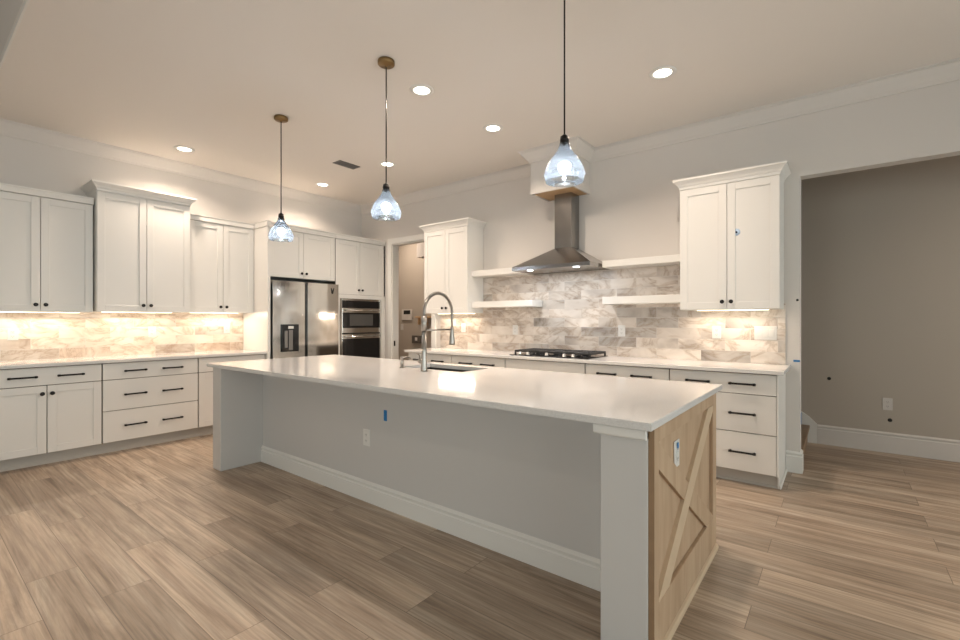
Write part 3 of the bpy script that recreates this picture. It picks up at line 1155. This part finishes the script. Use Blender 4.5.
# spring wound round the neck
sp = []
turns = 62
dense = []
acc = 0.0
P = [Vector(p) for p in pts[:-1]]
L = [0.0]
for i in range(1, len(P)):
    L.append(L[-1] + (P[i] - P[i - 1]).length)
NS = turns * 8
for k in range(NS + 1):
    s = L[-1] * k / NS
    i = max(1, next((j for j in range(1, len(L)) if L[j] >= s - 1e-9), len(L) - 1))
    f_ = (s - L[i - 1]) / max(1e-9, L[i] - L[i - 1])
    p = P[i - 1].lerp(P[i], f_)
    tt = (P[i] - P[i - 1]).normalized()
    u = Vector((1, 0, 0))
    v = tt.cross(u)
    a = 2 * PI * k / 8
    sp.append(p + (u * math.cos(a) + v * math.sin(a)) * 0.0125)
MB().tube(sp, 0.0022, 5).build('spring', 'nickel', t)
MB().lathe([(0.0125, 0.0), (0.015, -0.03), (0.0185, -0.07), (0.0255, -0.130), (0.0255, -0.146), (0.012, -0.147)], (FXc, FYc + 2 * R_, 1.2445), seg=18).build('spray_head', 'nickel', t)
MB().tube([(FXc, FYc + 0.022, 1.222), (FXc, FYc + 2 * R_ - 0.017, 1.222)], 0.0065, 8).build('support_arm', 'nickel', t)
m = MB().tube([(FXc - 0.018, FYc, 0.985), (FXc - 0.052, FYc, 0.985)], 0.016, 12)
m.tube([(FXc - 0.045, FYc, 0.99), (FXc - 0.052, FYc + 0.004, 1.03), (FXc - 0.085, FYc + 0.004, 1.045)], 0.005, 8)
m.build('lever', 'nickel', t)

t = thing('soap_dispenser', 'small brushed soap dispenser standing left of the tall faucet', 'soap dispenser', (-2.75, 2.508, 0.9145))
MB().lathe([(0.02, 0), (0.02, 0.006), (0.0135, 0.01), (0.0135, 0.075), (0.0155, 0.078), (0.0155, 0.092)], (-2.75, 2.508, 0.9145), seg=16).build('post', 'nickel', t)
MB().tube([(-2.75, 2.508, 1.0), (-2.752, 2.56, 0.998), (-2.752, 2.60, 0.985)], 0.006, 8).build('spout', 'nickel', t)

# ------------------------------------------------------------------ cooktop
t = thing('cooktop', 'black gas cooktop with cast iron grates on range wall countertop', 'cooktop', (-2.385, 4.42, 0.9145))
CX0, CX1, CY0, CY1 = -2.85, -1.922, 4.175, 4.665
MB().box(CX0, CX1, CY0, CY1, 0.9145, 0.924, 0.003, 2).build('top_plate', 'glassblack', t)
for (bx, by, r) in ((-2.66, 4.54, 0.045), (-2.66, 4.33, 0.038), (-2.385, 4.45, 0.058), (-2.11, 4.54, 0.045), (-2.11, 4.33, 0.038)):
    MB().lathe([(r, 0), (r, 0.008), (r * 0.8, 0.012), (r * 0.75, 0.018), (0.004, 0.019)], (bx, by, 0.9245), seg=20).build('burner', 'iron', t)
gw = (CX1 - CX0 - 0.03) / 3
for k in range(3):
    g0 = CX0 + 0.015 + k * gw + 0.003
    g1 = g0 + gw - 0.006
    ga, gb = CY0 + 0.075, CY1 - 0.012
    m = MB()
    h0, h1 = 0.946, 0.969
    bw = 0.016
    m.box(g0, g1, ga, ga + bw, h0, h1, 0.002)
    m.box(g0, g1, gb - bw, gb, h0, h1, 0.002)
    m.box(g0, g0 + bw, ga + bw, gb - bw, h0, h1, 0.002)
    m.box(g1 - bw, g1, ga + bw, gb - bw, h0, h1, 0.002)
    mx_ = (g0 + g1) / 2
    m.box(mx_ - bw / 2, mx_ + bw / 2, ga + bw, gb - bw, h0 + 0.002, h1, 0.002)
    for fy in (0.27, 0.5, 0.73):
        yy = ga + (gb - ga) * fy
        m.box(g0 + bw, g1 - bw, yy - bw / 2, yy + bw / 2, h0 + 0.002, h1, 0.002)
    for xx in (g0, g1 - bw):
        for yy in (ga, gb - bw):
            m.box(xx, xx + bw, yy, yy + bw, 0.9245, h0)
    m.build('grate', 'iron', t)
for kx in (-2.735, -2.635, -2.405, -2.20, -2.10):
    MB().lathe([(0.021, 0), (0.021, 0.004), (0.0165, 0.006), (0.0155, 0.028), (0.012, 0.030)], (kx, CY0 + 0.037, 0.9245), seg=16).build('knob', 'knobsteel', t)

# ------------------------------------------------------------------ range hood
t = thing('range_hood', 'stainless pyramid chimney range hood above the gas cooktop', 'range hood', (-2.385, 4.5, 1.81))
HX0, HX1, HY0 = -2.852, -1.925, 4.225
m = MB()
z0, z1, zt = 1.842, 1.880, 2.092
q0 = [(HX0, HY0), (HX1, HY0), (HX1, YB - 0.013), (HX0, YB - 0.013)]
q1 = [(-2.487, 4.53), (-2.281, 4.53), (-2.281, YB - 0.003), (-2.487, YB - 0.003)]
vv = [(x, y, z0) for x, y in q0] + [(x, y, z1) for x, y in q0] + [(x, y, zt) for x, y in q1]
ff = []
for a in (0, 4):
    for i in range(4):
        j = (i + 1) % 4
        ff.append((a + i, a + j, a + 4 + j, a + 4 + i))
ff.append((8, 9, 10, 11))
m.add(vv, ff)
m.build('canopy', 'steel_h', t)
m = MB().box(HX0 + 0.004, HX1 - 0.004, HY0 + 0.004, YB - 0.02, z0 + 0.002, z0 + 0.008)
un = m.build('underside', 'steel_h', t)
for hx in (-2.66, -2.11):
    m = MB().lathe([(0.032, 0), (0.032, -0.004), (0.001, -0.004)], (hx, 4.30, z0 + 0.0015), seg=18)
    lo = m.build('hood_lamp', 'hoodlamp', t)
    lamp('hood_light', 'AREA', lo, (hx, 4.30, z0 - 0.006), 1.6, (0.95, 0.97, 1.0), shape='DISK', size=0.06)
MB().box(-2.486, -2.282, 4.531, YB - 0.003, zt, SZ + 0.005, 0.002).build('chimney', 'steel_h', t)

# floating shelves
def shelf(x0, x1, z0, z1, label):
    o = MB().box(x0, x1, 4.475, YB - 0.012, z0, z1, 0.002).build('floating_shelf', 'cabinet')
    return tag(o, label, 'shelf', 'floating shelves beside the hood')


shelf(-3.630, -2.860, 1.845, 1.915, 'upper white floating shelf left of the range hood')
shelf(-3.630, -2.745, 1.455, 1.528, 'lower white floating shelf left of the range hood')
shelf(-1.905, -1.137, 1.838, 1.905, 'upper white floating shelf right of the range hood')
shelf(-1.905, -1.137, 1.460, 1.535, 'lower white floating shelf right of the range hood')

# splashbacks
tag(MB().box(XL + 0.001, XL + 0.011, 0.46, 2.828, 0.9145, 1.43).build('tile_splashback', 'tile_left_lit'), 'marble tile splashback on left wall behind the long counter', 'splashback')
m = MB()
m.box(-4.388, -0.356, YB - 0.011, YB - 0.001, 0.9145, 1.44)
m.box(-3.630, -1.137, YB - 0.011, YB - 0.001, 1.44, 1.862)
tag(m.build('tile_splashback', 'tile_range_shaded'), 'marble tile splashback on range wall behind the cooktop and shelves', 'splashback')

# ------------------------------------------------------------------ lights
def under_light(F, depth, u0, u1, z, label):
    t = thing('under_cabinet_light', label, 'light', F.pt((u0 + u1) / 2, -depth + 0.11, z), 'under-cabinet light strips')
    m = MB()
    F.box(m, u0, u1, -depth + 0.085, -depth + 0.135, z - 0.002, z + 0.0115)
    m.build('housing', 'plate', t)
    d = MB()
    F.box(d, u0 + 0.01, u1 - 0.01, -depth + 0.091, -depth + 0.129, z - 0.006, z - 0.0022)
    o = d.build('diffuser', 'strip', t)
    L_ = u1 - u0 - 0.02
    rot = (0, -0.45, 0) if F.side == 'L' else (-0.45, 0, 0)   # the strip is tilted towards the room
    lamp('strip_light', 'AREA', o, F.pt((u0 + u1) / 2, -depth + 0.11, z - 0.0075), W_UNDER * L_ / 0.66, WARM_STRIP, rot=rot, shape='RECTANGLE', size=(0.035 if F.side == 'L' else L_), size_y=(L_ if F.side == 'L' else 0.035))
    return t


under_light(FU, 0.307, 0.49, 1.17, 1.376, 'light strip glowing under the leftmost wall cabinet')
under_light(FU2, 0.382, 1.33, 1.98, 1.386, 'light strip glowing under the tall flared cabinet on left wall')
under_light(FU, 0.307, 2.16, 2.72, 1.390, 'light strip glowing under the wall cabinet beside the refrigerator')
under_light(FR, 0.327, -4.33, -3.69, 1.388, 'light strip glowing under the range wall cabinet behind the faucet')
under_light(FR, 0.327, -1.04, -0.46, 1.390, 'light strip glowing under the right-end range wall cabinet')

# recessed lights
def recessed(x, y, label=None, z=ZC, power=None):
    t = thing('recessed_light', label, 'ceiling light', (x, y, z), 'recessed ceiling lights')
    MB().lathe([(0.064, -0.001), (0.066, -0.008), (0.092, -0.008), (0.098, -0.001)], (x, y, z), seg=32, cap=False).build('trim_ring', 'trim', t)
    o = MB().lathe([(0.0635, -0.001), (0.0635, -0.004), (0.001, -0.005)], (x, y, z), seg=32).build('lens', 'lens', t)
    lamp('recessed_lamp', 'AREA', o, (x, y, z - 0.009), power or W_RECESSED, WARM, shape='DISK', size=0.13, spread=math.radians(136))
    return t


for x, y, lab in ((-5.57, 1.94, 'round recessed ceiling light nearest the left wall crown, above the drawer cabinet'),
                  (-5.54, 3.61, 'round recessed ceiling light left of the grey vent, above the refrigerator'),
                  (-4.21, 3.61, 'round recessed ceiling light crossed by the middle pendant cord'),
                  (-2.64, 2.62, 'round recessed ceiling light between the middle and nearest pendants, closer to camera'),
                  (-2.62, 3.56, 'round recessed ceiling light left of the soffit over the hood'),
                  (-1.035, 3.545, 'round recessed ceiling light above the right-end wall cabinet, largest in photo')):
    recessed(x, y, lab)
recessed(-6.2, 5.4, 'unseen recessed ceiling light added to brighten the pantry', power=8.5)  # added out of view to light the pantry interior
recessed(2.2, 5.4, 'unseen recessed ceiling light added to brighten the stair hall', power=7.5)  # added out of view to lift the dim hall

for gx, gy, lab in ((-3.2, -1.4, 'unseen fill light added on the great room ceiling, front left'), (0.6, -1.4, 'unseen fill light added on the great room ceiling, front right'),  # unseen lights behind the camera, added for warm ambient fill
                    (-3.2, -3.4, 'unseen fill light added on the great room ceiling, rear left'), (0.6, -3.4, 'unseen fill light added on the great room ceiling, rear right')):
    recessed(gx, gy, lab, z=ZG, power=4.0)

# air vent
t = thing('air_vent', 'grey rectangular air vent in the ceiling', 'vent', (-4.59, 3.30, ZC))
m = MB()
vx0, vx1, vy0, vy1 = -4.68, -4.54, 3.18, 3.47
zv0, zv1 = ZC - 0.008, ZC - 0.0005
m.box(vx0, vx1, vy0, vy0 + 0.02, zv0, zv1)
m.box(vx0, vx1, vy1 - 0.02, vy1, zv0, zv1)
m.box(vx0, vx0 + 0.02, vy0 + 0.02, vy1 - 0.02, zv0, zv1)
m.box(vx1 - 0.02, vx1, vy0 + 0.02, vy1 - 0.02, zv0, zv1)
m.build('frame', 'vent', t)
m = MB()
for k in range(6):
    xx = vx0 + 0.03 + k * 0.02
    m.box(xx - 0.005, xx + 0.005, vy0 + 0.02, vy1 - 0.02, zv0, zv1)
m.build('louvres', 'vent', t)
MB().box(vx0 + 0.02, vx1 - 0.02, vy0 + 0.02, vy1 - 0.02, ZC - 0.0012, ZC - 0.0004).build('grille_shadow_plate', 'dark', t)

# pendants
def pendant(x, y, label):
    zb_ = 2.026
    t = thing('pendant_light', label, 'pendant light', (x, y, ZC), 'glass pendant lights over the island')
    MB().lathe([(0.058, -0.0005), (0.06, -0.006), (0.06, -0.026), (0.054, -0.032), (0.012, -0.034), (0.008, -0.045)], (x, y, ZC), seg=28).build('canopy', 'bronze', t)
    MB().tube([(x, y, zb_ + 0.244), (x, y, ZC - 0.045)], 0.0045, 8).build('cord', 'black', t)
    MB().lathe([(0.006, 0.250), (0.012, 0.244), (0.022, 0.238), (0.022, 0.224), (0.025, 0.222), (0.025, 0.217), (0.023, 0.215), (0.023, 0.200), (0.014, 0.198), (0.014, 0.178)], (x, y, zb_), seg=22).build('socket_cap', 'black', t)
    prof = [(0.099, 0.0), (0.103, 0.018), (0.1045, 0.032), (0.109, 0.035), (0.109, 0.039), (0.106, 0.043), (0.1045, 0.054), (0.098, 0.072), (0.0895, 0.091), (0.079, 0.108), (0.067, 0.126), (0.055, 0.141), (0.042, 0.160), (0.032, 0.178), (0.0285, 0.19), (0.028, 0.200)]
    inner = [(r - 0.003, z) for r, z in reversed(prof)]
    MB().lathe(prof + inner + [prof[0]], (x, y, zb_), seg=40, cap=False).build('glass_shade', 'shade', t)
    o = MB().lathe([(0.006, 0.040), (0.02, 0.045), (0.031, 0.062), (0.034, 0.082), (0.030, 0.108), (0.020, 0.136), (0.0135, 0.160), (0.0132, 0.177)], (x, y, zb_), seg=22).build('bulb', 'bulb', t)
    lamp('pendant_lamp', 'POINT', o, (x, y, zb_ + 0.02), W_PENDANT, COOL_BULB, shadow_soft_size=0.012)
    return t


pendant(-4.005, 2.18, 'glass pendant light farthest from camera, hanging in front of the refrigerator')
pendant(-2.545, 2.17, 'middle glass pendant light of three, hanging above the faucet')
pendant(-1.137, 2.18, 'nearest glass pendant light, hanging in front of the range hood soffit')

# ------------------------------------------------------------------ outlets, switches, tape, small wall things
def outlet(p, nrm, label, gangs=0, h=0.118, w=0.075, face='plate', name='wall_outlet', cat='outlet', grp=None):
    """p: centre on the wall surface, nrm: 'x' (faces +X) or 'y' (faces -Y)."""
    t = thing(name, label, cat, p, grp)
    F = Face('L', p[0]) if nrm == 'x' else Face('B', p[1])
    u = p[1] if nrm == 'x' else p[0]
    z = p[2]
    m = MB()
    F.box(m, u - w / 2, u + w / 2, 0.0004, 0.006, z - h / 2, z + h / 2, 0.002)
    m.build('cover_plate', face, t)
    if gangs:
        for k in range(gangs):
            uu = u + (k - (gangs - 1) / 2) * 0.046
            m = MB()
            F.box(m, uu - 0.0165, uu + 0.0165, 0.0062, 0.0115, z - 0.033, z + 0.033, 0.002)
            m.build('rocker_switch', face, t)
    else:
        for s in (-1, 1):
            m = MB()
            F.box(m, u - 0.017, u + 0.017, 0.0062, 0.0085, z + s * 0.021 - 0.0145, z + s * 0.021 + 0.0145, 0.003)
            r = m.build('receptacle', face, t)
            m = MB()
            for q in (-0.0065, 0.0065):
                F.box(m, u + q - 0.0012, u + q + 0.0012, 0.0086, 0.0092, z + s * 0.021 - 0.003, z + s * 0.021 + 0.006)
            F.box(m, u - 0.002, u + 0.002, 0.0086, 0.0092, z + s * 0.021 - 0.0105, z + s * 0.021 - 0.0065)
            m.build('slots', 'slot', r)
    return t


xs_ = XL + 0.011
ys_ = YB - 0.011
outlet((xs_, 0.697, 1.165), 'x', 'white outlet on left splashback near the photo edge, under the leftmost wall cabinet')
outlet((xs_, 1.812, 1.165), 'x', 'white outlet on left splashback above the three-drawer cabinet')
outlet((xs_, 2.622, 1.190), 'x', 'white outlet on left splashback beside the refrigerator panel')
outlet((-3.965, ys_, 1.195), 'y', 'white outlet on range splashback under the lit cabinet behind the faucet')
outlet((-3.132, ys_, 1.178), 'y', 'white outlet on range splashback just left of the cooktop')
outlet((-1.793, ys_, 1.184), 'y', 'white outlet on range splashback just right of the cooktop')
outlet((-0.890, ys_, 1.184), 'y', 'white outlet on range splashback left of the triple switch')
outlet((-0.503, ys_, 1.184), 'y', 'white three-gang rocker switch at right end of range splashback', gangs=3, w=0.168, name='light_switch', cat='light switch')
outlet((-2.665, PY, 0.455), 'y', 'grey-white outlet on the seating side of the island', face='trim')
io = outlet((WX - 0.0018, 2.125, 0.708), 'x', 'white outlet with blue tape on the wooden island end')
outlet((0.382, YP, 0.475), 'y', 'outlet low on the hall wall above the baseboard', face='wall')


def tape(x0, x1, y0, y1, z0, z1, label, mat='tape'):
    return tag(MB().box(x0, x1, y0, y1, z0, z1).build('masking_tape', mat), label, 'tape', 'pieces of blue masking tape')


tape(-2.482, -2.448, PY - 0.0012, PY - 0.0003, 0.60, 0.675, 'blue tape strip on the seating side of the island')
tape(WX + 0.0075, WX + 0.0082, 2.112, 2.136, 0.734, 0.758, 'blue tape bit on the outlet of wooden island end')
tape(-0.30, XE - 0.002, YB - 0.0012, YB - 0.0003, 0.942, 0.958, 'blue tape strip on the wall end just above countertop height')
tape(XE + 0.0003, XE + 0.0012, YB + 0.06, YB + 0.118, 0.40, 0.50, 'blue tape strip low on the end face of the range wall')
dots = MB().lathe([(0.030, 0), (0.030, 0.0008), (0.0005, 0.0009)], (-0.681, 4.4085, 2.044), (0, -1, 0), 18).build('masking_tape', 'paletape')
tag(dots, 'pale blue spot with dark centre on the right-end wall cabinet door', 'tape', 'pieces of blue masking tape')
MB().lathe([(0.010, 0.001), (0.010, 0.0014), (0.0005, 0.0015)], (-0.681, 4.4085, 2.044), (0, -1, 0), 12).build('dark_mark', 'tapedark', dots)


def hole(x, y, z, r, label):
    o = MB().lathe([(r, 0.0003), (r, 0.001), (r * 0.3, 0.0012)], (x, y, z), (0, -1, 0), 12).build('wall_plug', 'hole')
    return tag(o, label, 'wall plug', 'dark spots on walls')


hole(-0.073, YP, 0.69, 0.017, 'dark spot high on the hall wall near the stairs')
hole(0.400, YP, 0.32, 0.018, 'dark spot just under the hall wall outlet')
hole(-0.272, YB, 1.468, 0.010, 'small dark spot on the narrow wall end beside the right wall cabinet')

# thermostat, wall box and shelf in the pantry
YQ = YP - 0.0005
t = thing('keypad', 'wall keypad with black screen on the pantry wall, seen through the doorway', 'keypad', (-6.42, YQ, 1.4))
MB().box(-6.57, -6.29, YQ - 0.02, YQ, 1.30, 1.50, 0.004).build('housing', 'wall', t)
MB().box(-6.51, -6.33, YQ - 0.023, YQ - 0.0205, 1.41, 1.485, 0.001).build('screen', 'screen', t)
t = thing('wall_box', 'open dark utility box with white connector on pantry wall', 'utility box', (-6.15, YQ, 0.95))
MB().box(-6.26, -6.03, YQ - 0.05, YQ, 0.875, 1.015, 0.003).build('housing', 'slot', t)
MB().box(-6.17, -6.11, YQ - 0.056, YQ - 0.0505, 0.92, 0.98, 0.002).build('connector', 'plate', t)
t = thing('pantry_shelf', 'wooden wall shelf inside the pantry doorway', 'shelf', (-5.9, 5.85, 1.36))
MB().box(-5.93, -5.2, 5.72, YQ, 1.34, 1.366, 0.002).build('board', 'ply', t)
MB().box(-5.91, -5.88, 5.76, YQ, 1.22, 1.339, 0.002).build('bracket', 'ply', t)
t = thing('pantry_cupboard', 'overhead cupboard at the top of the pantry', 'cupboard', (-5.7, 5.8, 2.46))
MB().box(-5.83, -5.2, 5.66, YQ, 2.40, 2.95, 0.002).build('body', 'wall', t)
outlet((-6.575, YQ, 1.17), 'y', 'light switch on the pantry wall below the keypad', gangs=1, name='light_switch', cat='light switch')

# stairs rising to the left behind the range wall
t = thing('staircase', 'brown wooden stairs glimpsed behind the end of the range wall', 'staircase', (-1.2, 5.4, 0))
m1, m2 = MB(), MB()
for k in range(8):
    xa = -0.235 - 0.26 * k
    z = 0.185 * (k + 1)
    m1.box(xa - 0.285, xa + 0.0, 4.862, YP - 0.02, z - 0.03, z, 0.004)
    m2.box(xa - 0.04, xa - 0.02, 4.862, YP - 0.02, 0.185 * k + 0.0005, z - 0.031)
m1.build('treads', 'tread', t)
m2.build('risers', 'tread', t)
sk = MB()
sk.prism([(-0.172, 0.0), (-0.172, 0.2), (-0.24, 0.272), (-2.3, 1.74), (-2.3, 1.40), (-0.30, 0.0)], YP - 0.018, YP - 0.001, 1)
sk.build('skirt_board', 'trim', t)
